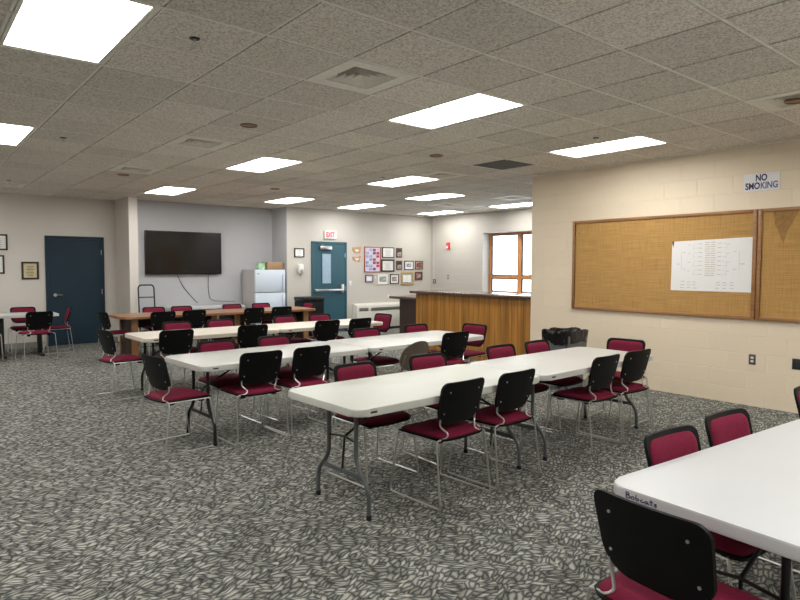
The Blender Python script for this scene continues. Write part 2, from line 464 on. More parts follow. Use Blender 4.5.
# ------------------------------------------------------------------ room shell
X0, X1, Y0, Y1, H = -3.0, 11.28, -2.6, 13.6, 2.934
T, OX, OY = 0.61, 1.741, 2.765
struct(bx('floor', 'carpet', X0-.2, X1+.2, Y0-.2, Y1+.3, -0.1, 0.0))
struct(bx('wall_left', 'beigew', X0-.2, X0, Y0-.2, Y1+.2, 0, 3.05))
struct(bx('wall_front', 'cream', X0-.2, X1+.2, Y0-.2, Y0, 0, 3.05))
struct(bx('wall_back_left', 'beigew', X0, 3.535, Y1, Y1+.2, 0, 3.05))
struct(bx('wall_pillar', 'beigew', 3.535, 3.70, 12.65, Y1+.2, 0, 3.05))
struct(bx('wall_behind_screen', 'greyw', 3.70, 6.87, 13.1, Y1+.2, 0, 3.05))
struct(bx('wall_back_right', 'cream', 6.87, X1+.2, 12.4, Y1+.2, 0, 3.05))
struct(bx('wall_right', 'block', 7.44, 7.64, Y0, 5.92, 0, 3.05))
struct(bx('wall_kitchen', 'cream', 7.64, X1+.2, 4.0, 4.2, 0, 3.05))
struct(bx('wall_alcove', 'greyw', 6.862, 6.8695, 12.402, 13.1, 0, 2.95))
# window wall with an opening (y 8.3..10.33, z 0.95..2.42)
wy0, wy1, wz0, wz1 = 8.42, 10.49, 0.92, 2.42
bm = NB()
box(bm, X1, X1+.36, 4.0, wy0, 0, 3.05); box(bm, X1, X1+.36, wy1, 12.6, 0, 3.05)
box(bm, X1, X1+.36, wy0, wy1, 0, wz0); box(bm, X1, X1+.36, wy0, wy1, wz1, 3.05)
struct(obj('wall_window_side', bm, 'block2'))
struct(bx('baseboard_left', 'base', X0, 2.20, Y1-.012, Y1, 0, 0.1))
struct(bx('baseboard_corner', 'base', 3.33, 3.535, Y1-.012, Y1, 0, 0.1))
struct(bx('baseboard_back', 'base', 3.70, 6.87, 13.088, 13.1, 0, 0.1))
struct(bx('baseboard_exit', 'base', 8.52, X1, 12.388, 12.4, 0, 0.1))

# ceiling: tees + tegular tiles; cells taken by fixtures are left open
lights = [(-2,1),(-2,7),(-2,13),(3,1),(3,7),(3,13),(7,1),(7,7),(7,13),(10,9),(10,13),(14,9),(14,13),
          (-2,-5),(3,-5),(7,-5),(0,-7),(5,-7),(-6,1),(-6,7),(-6,13),(11,3)]  # unseen panels for lighting; the pair farthest behind is added to brighten the foreground
vents = {(1,1):'big', (1,6):'mid', (1,10):'mid', (7,6):'big', (7,12):'mid', (12,8):'mid', (12,11):'mid', (-1,15):'mid', (6,-2):'mid'}
dark_panel = (7, 4)
taken = set()
for (i, j) in lights: taken |= {(i, j), (i, j+1)}
taken |= set(vents); taken.add(dark_panel)
def cl(v, a, b): return max(a, min(b, v))
bm = NB(); tb = NB()
i0, i1 = math.floor((X0-OX)/T), math.ceil((X1-OX)/T)
j0, j1 = math.floor((Y0-OY)/T), math.ceil((Y1-OY)/T)
for i in range(i0, i1):
    for j in range(j0, j1):
        if (i, j) in taken: continue
        a, b = cl(OX+i*T+.012, X0, X1), cl(OX+(i+1)*T-.012, X0, X1)
        c, d = cl(OY+j*T+.012, Y0, Y1), cl(OY+(j+1)*T-.012, Y0, Y1)
        if b-a < .03 or d-c < .03: continue
        e = .009
        q = [bm.verts.new(p) for p in ((a,c,H+.02),(b,c,H+.02),(b,d,H+.02),(a,d,H+.02))]
        q2 = [bm.verts.new(p) for p in ((a+.001,c+.001,H-.007),(b-.001,c+.001,H-.007),(b-.001,d-.001,H-.007),(a+.001,d-.001,H-.007))]
        for k in range(4): bm.faces.new((q[k], q[(k+1)%4], q2[(k+1)%4], q2[k]))
        bm.faces.new(q2)
ceil = struct(obj('ceiling', bm, 'tile'))
for i in range(i0, i1+1):
    x = OX+i*T
    if X0 < x < X1: box(tb, x-.009, x+.009, Y0, Y1, H, H+.03)
for j in range(j0, j1+1):
    y = OY+j*T
    if Y0 < y < Y1: box(tb, X0, X1, y-.009, y+.009, H-.006, H+.0302)
struct(obj('trim_1', tb, 'tee'))
struct(bx('ceiling_slab', 'ventk', X0-.2, X1+.25, Y0-.2, Y1+.2, 3.05, 3.1))
struct(bx('trim_2', 'tee', 7.418, 7.44, Y0, 5.92, H-.012, H-.004))

# window
def window_unit():
    root = struct(bx('window_1', 'winfr', X1+0.230, X1+0.290, wy0, wy1, wz1-.05, wz1))
    for y, fw_ in ((wy0, .08), (wy0+(wy1-wy0)/2, .11), (wy1-.08, .08)):
        bx('window_frame', 'winfr', X1+0.230, X1+0.290, y, y+fw_, wz0, wz1-.05, root)
    bx('window_frame', 'winfr', X1+0.230, X1+0.290, wy0+.08, wy0+(wy1-wy0)/2, wz0, wz0+.05, root)
    ym = wy0+(wy1-wy0)/2
    bx('window_frame', 'winfr', X1+0.230, X1+0.290, ym+.11, wy1-.08, wz0, wz0+.05, root)
    for a, b in ((wy0+.08, ym), (ym+.11, wy1-.08)):
        bx('transom', 'winfr', X1+0.225, X1+0.295, a, b, 1.30, 1.37, root)
        for c, d in ((wz0+.05, 1.30), (1.37, wz1-.05)):
            bx('window_pane', 'glass', X1+0.255, X1+0.261, a, b, c, d, root)
            sb = NB()
            for (p, q, r, s) in ((a, a+.022, c, d), (b-.022, b, c, d), (a+.022, b-.022, c, c+.022), (a+.022, b-.022, d-.022, d)):
                box(sb, X1+0.242, X1+0.278, p, q, r, s)
            obj('sash', sb, 'brfr', root)
    hb = NB(); box(hb, X1+0.190, X1+0.224, ym-.42, ym-.28, 1.372, 1.40, .004); box(hb, X1+0.180, X1+0.200, ym-.40, ym-.37, 1.39, 1.45, .004)
    obj('window_latch', hb, 'brfr', root)
    bx('window_sill', 'whitep', X1+0.001, X1+0.230, wy0, wy1, wz0-.02, wz0+.005, root)
window_unit()

# ------------------------------------------------------------------ doors
def door(nm, x0, x1, Y, top, m, hinge_right=True):
    """frame + slab standing proud of the wall plane Y, facing -Y"""
    fr = NB()
    for a, b, c, d in ((x0, x0+.05, 0, top), (x1-.05, x1, 0, top), (x0+.05, x1-.05, top-.05, top)):
        box(fr, a, b, Y-.035, Y, c, d, .004)
    root = struct(obj(nm, fr, m))
    leaf = bx('door_leaf', m, x0+.053, x1-.053, Y-.022, Y-.001, 0.008, top-.053, root)
    hb = NB()
    hx = x1-.052 if hinge_right else x0+.052
    for z in (.25, 1.05, 1.85): cyl(hb, (hx, Y-.028, z-.05), (hx, Y-.028, z+.05), .008)
    obj('hinge', hb, 'steel', root)
    return root, leaf
r, leaf = door('door_1', 2.24, 3.30, Y1, 2.16, 'navy')
hb = NB(); cyl(hb, (2.40, Y1-.022, 1.0), (2.40, Y1-.032, 1.0), .034, 20); cyl(hb, (2.40, Y1-.032, 1.0), (2.40, Y1-.07, 1.0), .012)
tube(hb, fillet([(2.40, Y1-.07, 1.0), (2.52, Y1-.072, 1.0)], .01), .011)
obj('door_handle', hb, 'steel', r, True)
r, leaf = door('door_2', 7.50, 8.49, 12.4, 2.17, 'teal')
bx('glass_panel', 'wire_glass', 7.79, 8.03, 12.372, 12.379, 1.18, 1.88, r)
gb = NB()
for a, b, c, d in ((7.765, 7.79, 1.155, 1.905), (8.03, 8.055, 1.155, 1.905), (7.79, 8.03, 1.155, 1.18), (7.79, 8.03, 1.88, 1.905)):
    box(gb, a, b, 12.368, 12.3785, c, d)
obj('glazing_bead', gb, 'teal', r)
pb = NB(); box(pb, 7.57, 8.36, 12.30, 12.335, .99, 1.04, .008); box(pb, 7.57, 7.63, 12.33, 12.379, .985, 1.045, .005)
obj('push_bar', pb, 'steel', r, True)
bx('latch_case', 'steel', 8.30, 8.38, 12.325, 12.379, .94, 1.15, r, .006)
cb = NB(); box(cb, 7.70, 8.03, 12.315, 12.379, 1.98, 2.06, .006)
obj('door_closer', cb, 'steel', r, True)
ab = NB(); tube(ab, [(7.76, 12.35, 2.065), (7.66, 12.30, 2.085), (7.80, 12.36, 2.10)], .008)
obj('closer_arm', ab, 'steel', r, True)

# ------------------------------------------------------------------ ceiling fixtures
def row_word(i, j): return ''
light_lab = {
 (-2,1):'large lit square-looking ceiling light panel at the top left corner of the picture',
 (-2,7):'lit ceiling panel cut by the left picture edge, below the big one',
 (-2,13):'lit ceiling panel farthest back on the left side, out by the left wall',
 (3,1):'big lit ceiling panel right of the nearest square diffuser, mid room',
 (3,7):'lit ceiling panel over the middle, between a vent and the television wall',
 (3,13):'small lit ceiling panel above the wall television',
 (7,1):'long lit ceiling panel beside the block wall, above the bulletin board',
 (7,7):'lit ceiling panel with a square diffuser touching its right end, mid room',
 (7,13):'lit ceiling panel above the refrigerator, diffuser at its right end',
 (10,9):'lit ceiling panel over the counter side, between two others in its column',
 (10,13):'lit ceiling panel just above the exit door and framed pictures',
 (14,9):'lit ceiling panel above the window wall beside the block wall corner',
 (14,13):'lit ceiling panel in the far right corner of the room above the counter'}
def make_light():
    root = thing('ceiling_light', '', 'ceiling light')
    w, l = T/2-.014, T-.014
    fb = NB()
    for a, b, c, d in ((-w, -w+.022, -l, l), (w-.022, w, -l, l), (-w+.022, w-.022, -l, -l+.022), (-w+.022, w-.022, l-.022, l)):
        box(fb, a, b, c, d, -.004, .03)
    obj('light_frame', fb, 'ventw', root)
    db = NB(); box(db, -w+.022, w-.022, -l+.022, l-.022, .002, .012)
    obj('diffuser', db, 'lamp', root)
    return root
proto = make_light()
for k, (i, j) in enumerate(lights):
    o = proto if k == 0 else copy_tree(proto)
    o.location = (OX+(i+.5)*T, OY+(j+1)*T, H)
    o['label'] = light_lab.get((i, j), 'unseen lit ceiling panel outside the picture, %s' % {(-2,-5):'behind the viewer on the left',(3,-5):'behind the viewer in the middle',(7,-5):'behind the viewer by the block wall',(0,-7):'added far behind the viewer on the left',(5,-7):'added far behind the viewer on the right',(-6,1):'off the left edge, nearest',(-6,7):'off the left edge, second',(-6,13):'off the left edge, farthest',(11,3):'hidden behind the block wall'}.get((i,j),''))
    o['group'] = 'fluorescent ceiling panels'

vent_lab = {
 (1,1):'large square white ceiling diffuser with dark nested louvres, nearest the viewer',
 (1,6):'white square ceiling vent left of the middle light panel, second behind the large diffuser',
 (1,10):'small-looking ceiling vent toward the television wall, farthest of its column',
 (7,6):'square ceiling diffuser touching the right end of the mid-room light panel',
 (7,12):'square ceiling diffuser touching the right end of the light above the refrigerator',
 (12,8):'white ceiling diffuser close to the block wall corner near the window side',
 (12,11):'flat-looking ceiling vent over the far counter side, beyond the corner diffuser',
 (-1,15):'ceiling vent against the back wall at the left picture edge',
 (6,-2):'ceiling vent cut by the right picture edge'}
def make_vent():
    root = thing('ceiling_vent', '', 'air vent')
    w = T/2-.013; n = .19
    fb = NB()
    for a, b, c, d in ((-w, -n, -w, w), (n, w, -w, w), (-n, n, -w, -n), (-n, n, n, w)):
        box(fb, a, b, c, d, -.008, .004)
    obj('vent_frame', fb, 'ventw', root)
    obj('duct', box(NB(), -n-.01, n+.01, -n-.01, n+.01, .070, .075), 'ventk', root)
    for k in range(4):
        s = n-.006-.045*k; z = .034; s1 = s-.030; z1 = -.004
        lb = NB()
        A = [lb.verts.new((x*s1, y*s1, z)) for x, y in ((-1,-1),(1,-1),(1,1),(-1,1))]
        B = [lb.verts.new((x*s, y*s, z1)) for x, y in ((-1,-1),(1,-1),(1,1),(-1,1))]
        C_ = [lb.verts.new((x*(s1+.0), y*(s1+.0), z+.003)) for x, y in ((-1,-1),(1,-1),(1,1),(-1,1))]
        D_ = [lb.verts.new((x*s, y*s, z1+.003)) for x, y in ((-1,-1),(1,-1),(1,1),(-1,1))]
        for q in range(4):
            p = (q+1) % 4
            lb.faces.new((A[q], A[p], B[p], B[q])); lb.faces.new((C_[p], C_[q], D_[q], D_[p]))
            lb.faces.new((A[q], C_[q], C_[p], A[p])); lb.faces.new((B[q], B[p], D_[p], D_[q]))
        obj('louvre', lb, 'ventw', root)
    return root
vp = make_vent()
for k, ((i, j), kind) in enumerate(vents.items()):
    o = vp if k == 0 else copy_tree(vp)
    o.location = (OX+(i+.5)*T, OY+(j+.5)*T, H)
    o['label'] = vent_lab[(i, j)]; o['group'] = 'square ceiling vents'
a, b = OX+7*T+.013, OY+4*T+.013
rt_ = tag(bx('return_grille', 'grille', a, a+T-.026, b, b+T-.026, H-.004, H+.02), 'dark brown-grey ceiling return panel near the block wall corner', 'air vent')

can_lab = ['round bronze recessed ceiling fixture left of the middle light panel', 'round bronze recessed ceiling fixture between mid-room diffuser and big light panel',
           'small round bronze ceiling fixture far back above the refrigerator side', 'round bronze ceiling fixture beyond the small vent on the left', 'round bronze ceiling fixture cut by the right picture edge']
for (gi, gj), lab in zip([(1.54,4.6),(5.59,4.61),(5.6,11.4),(1.5,11.4),(6.55,-1.45)], can_lab):
    cx, cy = OX+gi*T, OY+gj*T
    rb = NB(); n = 28
    for q in range(n):
        pass
    pts = [(cx+.078*math.cos(2*math.pi*q/n), cy+.078*math.sin(2*math.pi*q/n), H-.008) for q in range(n)]
    tube(rb, pts, .008, 6, closed=True)
    root = tag(obj('recessed_fixture', rb, 'brass', None, True), lab, 'ceiling fixture', 'round bronze ceiling fixtures')
    obj('inner_cone', cyl(NB(), (cx, cy, H-.006), (cx, cy, H-.012), .074, 24, .05), 'brass', root)
spr_lab = ['dark sprinkler head beside the large top left light panel', 'dark sprinkler head near the second light panel at the left edge',
           'dark sprinkler head above the long light beside the block wall', 'dark sprinkler head left of the mid-room light panel', 'tiny sprinkler head far left near the back wall vent', 'white ring sprinkler head near the counter side']
for (gi, gj), lab in zip([(-.51,1.52),(-.53,7.57),(6.56,1.6),(6.6,7.66),(-.51,14.43),(10.47,6.57)], spr_lab):
    cx, cy = OX+gi*T, OY+gj*T
    root = tag(obj('sprinkler_head', cyl(NB(), (cx, cy, H-.006), (cx, cy, H-.013), .034, 20, .028), 'legk' if gi < 9 else 'whitep', None, True), lab, 'sprinkler', 'ceiling sprinkler heads')
    sb = NB()
    cyl(sb, (cx, cy, H-.012), (cx, cy, H-.03), .009, 10)
    for q in range(2): tube(sb, [(cx+(-1)**q*.010, cy, H-.028), (cx+(-1)**q*.014, cy, H-.042), (cx, cy, H-.052)], .003, 6)
    cyl(sb, (cx, cy, H-.052), (cx, cy, H-.055), .017, 14)
    obj('deflector', sb, 'steel', root, True)
hk = None
for n_, (gi, gj) in enumerate([(5,2),(6,3),(7,4),(8,4),(8,5),(9,5),(9,6),(10,6),(10,7)]):
    cx, cy = OX+gi*T, OY+gj*T
    if hk is None:
        b2 = NB(); box(b2, -.03, .03, -.012, .012, -.003, 0, .001); tube(b2, fillet([(0,0,0),(0,0,-.012),(.012,0,-.02),(.012,0,-.008)], .006), .0025, 6)
        hk = o = obj('ceiling_hook', b2, 'whitep', None, True)
    else: o = hk.copy(); COL.objects.link(o)
    o.location = (cx, cy, H-.0002)
    tag(o, 'small white ceiling clip hook near the block wall corner, %s nearest of nine' % ['very', 'second', 'third', 'fourth', 'fifth', 'sixth', 'seventh', 'eighth', 'ninth'][n_], 'hook', 'white clip hooks on the ceiling grid')

# ------------------------------------------------------------------ stacking chair
def make_chair():
    root = thing('stacking_chair', '', 'chair')
    # black shell of the backrest; x across, faces +Y; v = height along the back
    Hb0, Hb1 = 0.520, 0.812
    def yb(v): return -0.160 - (v - Hb0) / (Hb1 - Hb0) * 0.075      # leans back
    W0, W1 = 0.194, 0.208
    def halfw(v, inset=0.0, rt=0.05, rb=0.10):
        a, b = Hb0 + inset, Hb1 - inset
        w = W0 + (W1 - W0) * (v - Hb0) / (Hb1 - Hb0) * 1.0 - inset
        if v > b - rt: d = v - (b - rt); w -= rt - math.sqrt(max(rt*rt - d*d, 0))
        if v < a + rb: d = (a + rb) - v; w -= (rb - math.sqrt(max(rb*rb - d*d, 0))) * 1.0
        return max(w, .02)
    curve = 0.022
    def fr(u, v, s, t): return (u, yb(v) + curve*(u/W1)**2 + 0.010, v)
    def bk(u, v, s, t): return (u*0.995, yb(v) + curve*(u/W1)**2 - 0.006, v)
    sh = obj('backrest', shell(NB(), lambda v: halfw(v), Hb0, Hb1, 16, 16, fr, bk), 'black', root, True)
    def fr2(u, v, s, t):
        k = (1 - abs(s)**6) * (1 - abs(2*t-1)**6)
        return (u, yb(v) + curve*(u/W1)**2 + 0.010 + 0.020*k**0.6, v)
    def bk2(u, v, s, t): return (u, yb(v) + curve*(u/W1)**2 + 0.006, v)
    obj('back_cushion', shell(NB(), lambda v: halfw(v, .022, .05, .08), Hb0+.022, Hb1-.022, 14, 14, fr2, bk2), 'fabric', sh, True)
    n = 0
    for sx in (-1, 1):
        for v in (0.60, 0.745):
            x = sx * (0.156 if v < .65 else 0.138); y = yb(v) + curve*(x/W1)**2 - .006
            obj('screw', cyl(NB(), (x, y-.0005, v), (x, y-.003, v), .006, 10), 'steel', sh, True)
    # seat
    def sw(v, ins=0.0, r=.06):
        a, b = -.215+ins, .225-ins
        w = .222 - ins + (v+.2)*.02
        if v > b-r: d = v-(b-r); w -= r - math.sqrt(max(r*r-d*d, 0))
        if v < a+r: d = (a+r)-v; w -= r - math.sqrt(max(r*r-d*d, 0))
        return max(w, .05)
    def sz(u, v): return .442 - .012*math.cos(u/.22*1.3)*1.0 - max(0, (v-.12))**2*1.2 + .010
    def st(u, v, s, t):
        k = (1-abs(s)**5)*(1-abs(2*t-1)**6)
        return (u, v, sz(u, v) + .006 + .026*k**.6)
    def sb_(u, v, s, t): return (u, v, sz(u, v) - .004)
    pan = shell(NB(), lambda v: sw(v), -.215, .225, 12, 12, lambda u, v, s, t: (u, v, sz(u, v)), lambda u, v, s, t: (u*.97, v*.98, sz(u, v)-.016))
    for sx in (-1, 1):
        box(pan, sx*.15-.02, sx*.15+.02, .12, .17, .395, .43, .006); box(pan, sx*.15-.02, sx*.15+.02, -.15, -.10, .40, .43, .006)
    st_o = obj('seat', pan, 'black', root, True)
    obj('seat_cushion', shell(NB(), lambda v: sw(v, .012), -.203, .213, 12, 12, st, sb_), 'fabric', st_o, True)
    # sled frame: one wire loop on each side
    for sx in (-1, 1):
        pts = [(sx*.170, -.160, .585), (sx*.170, -.148, .515), (sx*.130, -.185, .470), (sx*.150, -.198, .450), (sx*.232, -.185, .436),
               (sx*.250, -.235, .006), (sx*.250, .250, .006), (sx*.236, .185, .428), (sx*.20, .165, .425)]
        obj('side_frame', tube(NB(), fillet(pts, .022, 4), .0062, 8), 'chrome', root, True)
        obj('seat_rail', tube(NB(), [(sx*.232, -.185, .434), (sx*.234, .185, .428)], .0050, 8), 'chrome', root, True)
    cb = NB()
    tube(cb, [(-.232, -.185, .434), (.232, -.185, .434)], .005, 8); tube(cb, [(-.234, .185, .420), (.234, .185, .420)], .005, 8)
    obj('cross_bar', cb, 'chrome', root, True)
    return root

chair0 = make_chair()
used = [False]
def chair(cx, cy, rz, label, group):
    o = chair0 if not used[0] else copy_tree(chair0)
    used[0] = True
    o.location = (cx, cy, 0); o.rotation_euler = (0, 0, R_(rz))
    tag(o, label, 'chair', group)
    return o
def chair_back(bx_, by_, rz, label, group):
    a = R_(rz); return chair(bx_ - .230*math.sin(a), by_ + .230*math.cos(a), rz, label, group)

# ------------------------------------------------------------------ folding tables
def make_table(name, L, W, top_m, leg_m, top_label=None, z=0.72, tagside=True):
    root = thing(name, '', 'table')
    tb_ = NB(); pr_ = prism(tb_, rrect(0, L, 0, W, .085, 8), z-.048, z)
    es = [e for e in tb_.edges if abs(e.verts[0].co.z - e.verts[1].co.z) < 1e-6]
    bmesh.ops.bevel(tb_, geom=es, offset=.009, segments=3, affect='EDGES', profile=0.5)
    obj('tabletop', tb_, top_m, root, True)
    lc = W/2 - .035
    for xe, dr in ((.165, 1), (L-.165, -1)):
        for sy in (-1, 1):
            pts = [(xe, lc+sy*.15, z-.049), (xe, lc+sy*.15, .31), (xe, lc+sy*.28, .19), (xe, lc+sy*.28, .004)]
            lg = obj('leg', tube(NB(), fillet(pts, .07, 6), .0145, 12), leg_m, root, True)
            obj('foot_cap', cyl(NB(), (xe, lc+sy*.28, 0), (xe, lc+sy*.28, .03), .018, 12), 'legk', lg, True)
        b_2 = NB(); box(b_2, xe-.006, xe+.006, lc-.22, lc+.22, .225, .255, .003)
        obj('leg_crossbar', b_2, leg_m, root, True)
        b_3 = NB(); tube(b_3, [(xe, lc-.20, z-.055), (xe, lc+.20, z-.055)], .012, 8)
        obj('hinge_bar', b_3, leg_m, root, True)
        b_4 = NB(); tube(b_4, [(xe, lc, .24), (xe+dr*.02, lc, .46)], .008, 8)
        tube(b_4, [(xe, lc-.15, .45), (xe+dr*.02, lc, .46), (xe, lc+.15, .45)], .007, 8)
        tube(b_4, [(xe+dr*.02, lc, .46), (xe+dr*.42, lc, z-.05)], .009, 8)
        obj('folding_brace', b_4, 'legk', root, True)
    for sy in (-1, 1):
        bx('side_rail', 'legk', .16, L-.16, W/2+sy*.27-.01, W/2+sy*.27+.01, z-.072, z-.049, root)
    if tagside: bx('maker_tag', 'ink', .10, .15, -.0018, .001, z-.030, z-.018, root)
    return root

ROWS = {}
def rowpt(key, u, v):
    (x, y, a, W) = ROWS[key]; a = R_(a)
    return x + u*math.cos(a) - v*math.sin(a), y + u*math.sin(a) + v*math.cos(a)

def table_row(key, x, y, ang, W, L, name, tops, leg, labels, group):
    ROWS[key] = (x, y, ang, W)
    for k, (tm, lab) in enumerate(zip(tops, labels)):
        t = make_table(name, L-.006, W, tm, leg)
        px, py = rowpt(key, k*L, 0)
        t.location = (px, py, 0); t.rotation_euler = (0, 0, R_(ang)); t['label'] = lab; t['group'] = group

table_row('f', 2.04, 2.87, 1.6, .83, 1.81, 'folding_table', ['tabg', 'tabw'], 'legg',
          ['white folding table, left one of the front row, with curved grey legs fully in view', 'white folding table, right one of the front row, its far end towards the grey bin'], 'white folding tables in the front row')
table_row('s', 1.94, 4.96, 2.8, .86, 1.84, 'folding_table', ['tabw', 'tabw'], 'legk',
          ['white folding table, left one of the second row behind the front row', 'white folding table, right one of the second row, beside the tan folding chair'], 'white folding tables in the second row')
table_row('t', 2.20, 7.32, 1.0, .84, 1.79, 'folding_table', ['tabc', 'tabc'], 'legk',
          ['cream folding table, left one of the third row, before the wooden tables', 'cream folding table, right one of the third row, end towards the counter'], 'cream folding tables in the third row')
ROWS['z'] = (2.09, .50, -.8, .80)
t = make_table('folding_table', 1.90, .80, 'tabd', 'legk', tagside=False)
t.location = (2.06, .51, 0); t.rotation_euler.z = R_(-4); t['label'] = 'bright white folding table in the right foreground with Bobcats written on its end'
t2 = make_table('folding_table', 1.85, .80, 'tabd', 'legk', tagside=False)
t2.location = (3.985, .400, 0); t2.rotation_euler.z = R_(-.5); t2['label'] = 'bright white folding table at the right picture edge, joined behind the foreground one'
# handwriting on the end edge (plane x = 0 of the table, facing -X, reading towards -Y)
strokes = [
 [(0,0),(0,1)], [(-.05,1),(.35,.95),(.4,.7),(.05,.52),(.5,.42),(.52,.1),(.2,-.02),(0,.02)],
 [(.85,.5),(.65,.35),(.68,.08),(.9,0),(1.08,.2),(1.0,.48),(.85,.5)],
 [(1.3,1.0),(1.27,.05),(1.5,0),(1.68,.22),(1.55,.45),(1.3,.32)],
 [(2.15,.45),(1.95,.42),(1.85,.2),(2.0,0),(2.2,.05),(2.35,.2)],
 [(2.75,.42),(2.5,.42),(2.42,.15),(2.6,0),(2.78,.2),(2.8,.42),(2.82,.08),(3.0,.05)],
 [(3.2,.95),(3.18,.15),(3.35,.02)], [(3.0,.6),(3.45,.62)],
 [(3.9,.45),(3.65,.45),(3.62,.3),(3.85,.2),(3.85,.02),(3.55,0)]]
wb = NB(); sc_ = .0215
for st in strokes:
    pts = [(-.0006, .80-.095 - x*sc_*1.5, .72-.033 + y*sc_*1.0) for x, y in st]
    tube(wb, fillet(pts, .006, 4), .0019, 6)
obj('handwritten_word', wb, 'marker', t)

# wooden conference tables (row four)
def make_conf(L, W, lab):
    root = thing('wooden_table', lab, 'table', group='brown wooden tables before the television')
    z = .73
    b5 = NB(); prism(b5, [(0.10,0),(L,0),(L,W),(0.10,W),(0,W-.14),(0,.14)] if lab.startswith('brown wooden table, left') else [(0,0),(L-.10,0),(L,.14),(L,W-.14),(L-.10,W),(0,W)], z-.04, z)
    bmesh.ops.bevel(b5, geom=[e for e in b5.edges if abs(e.verts[0].co.z-e.verts[1].co.z) < 1e-6], offset=.006, segments=2, affect='EDGES')
    obj('tabletop', b5, 'brown', root, True)
    for xe in (.22, L-.22):
        bx('leg_panel', 'dbrown', xe-.03, xe+.04, W/2-.32, W/2+.32, .02, z-.04, root, .004)
        bx('leg_edge', 'edgew', xe-.05, xe+.06, W/2-.36, W/2-.32, .0, z-.04, root, .004)
        bx('leg_edge', 'edgew', xe-.05, xe+.06, W/2+.32, W/2+.36, .0, z-.04, root, .004)
    bx('apron', 'dbrown', .26, L-.26, W/2-.015, W/2+.015, z-.22, z-.04, root)
    return root
a1 = make_conf(1.815, 1.0, 'brown wooden table, left one of the back row, before the television')
a1.location = (2.82, 10.52, 0)
a2 = make_conf(1.90, 1.0, 'brown wooden table, right one of the back row, before the refrigerator')
a2.location = (2.82+1.82, 10.52, 0)
ROWS['w'] = (2.82, 10.52, 0, 1.0)

# white table with black pedestals at far left
lt = thing('pedestal_table', 'white-topped table on black column legs before the dark blue door, left edge', 'table', (0, 0, 0))
tb_ = NB(); prism(tb_, rrect(.55, 2.20, 12.10, 12.88, .08, 6), .69, .73)
obj('tabletop', tb_, 'tabw', lt, True)
for x, y in ((1.37, 12.5), (1.93, 12.45)):
    cb = NB(); box(cb, x-.035, x+.035, y-.035, y+.035, .036, .679, .004)
    lg = obj('leg', cb, 'legk', lt, True)
    fb = NB(); box(fb, x-.035, x+.035, y-.3, y+.3, 0, .035, .008);
    obj('foot', fb, 'legk', lg, True)
    bx('mounting_plate', 'legk', x-.08, x+.08, y-.25, y+.25, .680, .6895, lg)

# ------------------------------------------------------------------ chairs around the tables
G = 'burgundy stacking chairs with black plastic backs'
ordn = ['first', 'second', 'third', 'fourth', 'fifth']
def near(key, xs, where, rots=None, gap=0.0, g=None):
    for k, x in enumerate(xs):
        (x0, y0, a, W) = ROWS[key]
        px, py = rowpt(key, x - x0, .150 - gap)
        rz = a + (rots[k] if rots else 0)
        chair(px, py, rz, 'chair showing its black back, near side of %s, %s from left' % (where, ordn[k]), g or G)
def far(key, xs, where, rots=None, gap=.10):
    for k, x in enumerate(xs):
        (x0, y0, a, W) = ROWS[key]
        px, py = rowpt(key, x - x0, W - .160 + gap)
        chair(px, py, 180 + a + (rots[k] if rots else 0), 'burgundy chair facing the viewer, far side of %s, %s from left' % (where, ordn[k]), G)
near('f', [2.88, 3.45, 4.66, 5.21], 'the front white table row', [1, 1, 0, -3])
far('f', [2.76, 3.52, 4.50, 5.08], 'the front white table row', [2, -3, 0, 2], gap=.10)
near('s', [2.48, 3.01, 5.02], 'the second white table row', [-2, 0, -4])
far('s', [2.53, 3.20, 4.46, 5.32], 'the second white table row', [0, 3, -4, 0], gap=.05)
near('t', [2.55, 3.55, 4.69, 5.26], 'the third cream table row', [0, -3, 0, 3])
far('t', [2.95, 3.57, 4.62, 5.24], 'the third cream table row', [0, 0, 3, 0], gap=.13)
near('w', [3.43, 3.96, 5.07, 5.66], 'the brown wooden tables', [0, 0, 3, -3], gap=.06)
far('w', [3.68, 4.20, 5.22, 5.86], 'the brown wooden tables', [0, 0, 0, 0], gap=.14)
far('z', [2.69, 3.26, 4.42], 'the foreground Bobcats table', [-4, -4, -3], gap=.01)
chair_back(1.78, .965, -95, 'nearest chair, big black back with four silver screws, at the end of the Bobcats table', G)
chair_back(5.93, 3.44, 97, 'burgundy chair at the right end of the front table row, before the grey bin', G)
chair_back(1.62, 5.27, -82, 'burgundy chair turned sideways at the left end of the second table row, nearest left chair', G)
chair_back(1.85, 7.78, -82, 'burgundy chair turned sideways at the left end of the third cream table row', G)
chair_back(2.60, 10.95, -84, 'black-backed chair at the left end of the brown wooden tables, beside the dark blue door', G)
chair_back(5.93, 5.62, 94, 'burgundy chair at the right end of the second table row, before the wooden counter', G)
chair_back(6.09, 7.80, 93, 'burgundy chair at the right end of the third cream table row, beside the counter corner', G)
chair_back(6.80, 11.32, 88, 'burgundy chair at the right end of the wooden tables, beside the black cabinet', G)
chair_back(1.82, 11.60, 8, 'black-backed chair at the near side of the white table by the blue door', G)
chair_back(1.78, 13.14, 180, 'burgundy chair at the far side of the white table, against the left wall', G)
chair_back(2.47, 12.60, 86, 'burgundy chair at the right end of the white table before the blue door', G)
chair_back(1.05, 11.75, -5, 'black chair cut by the left picture edge at the white table', G)

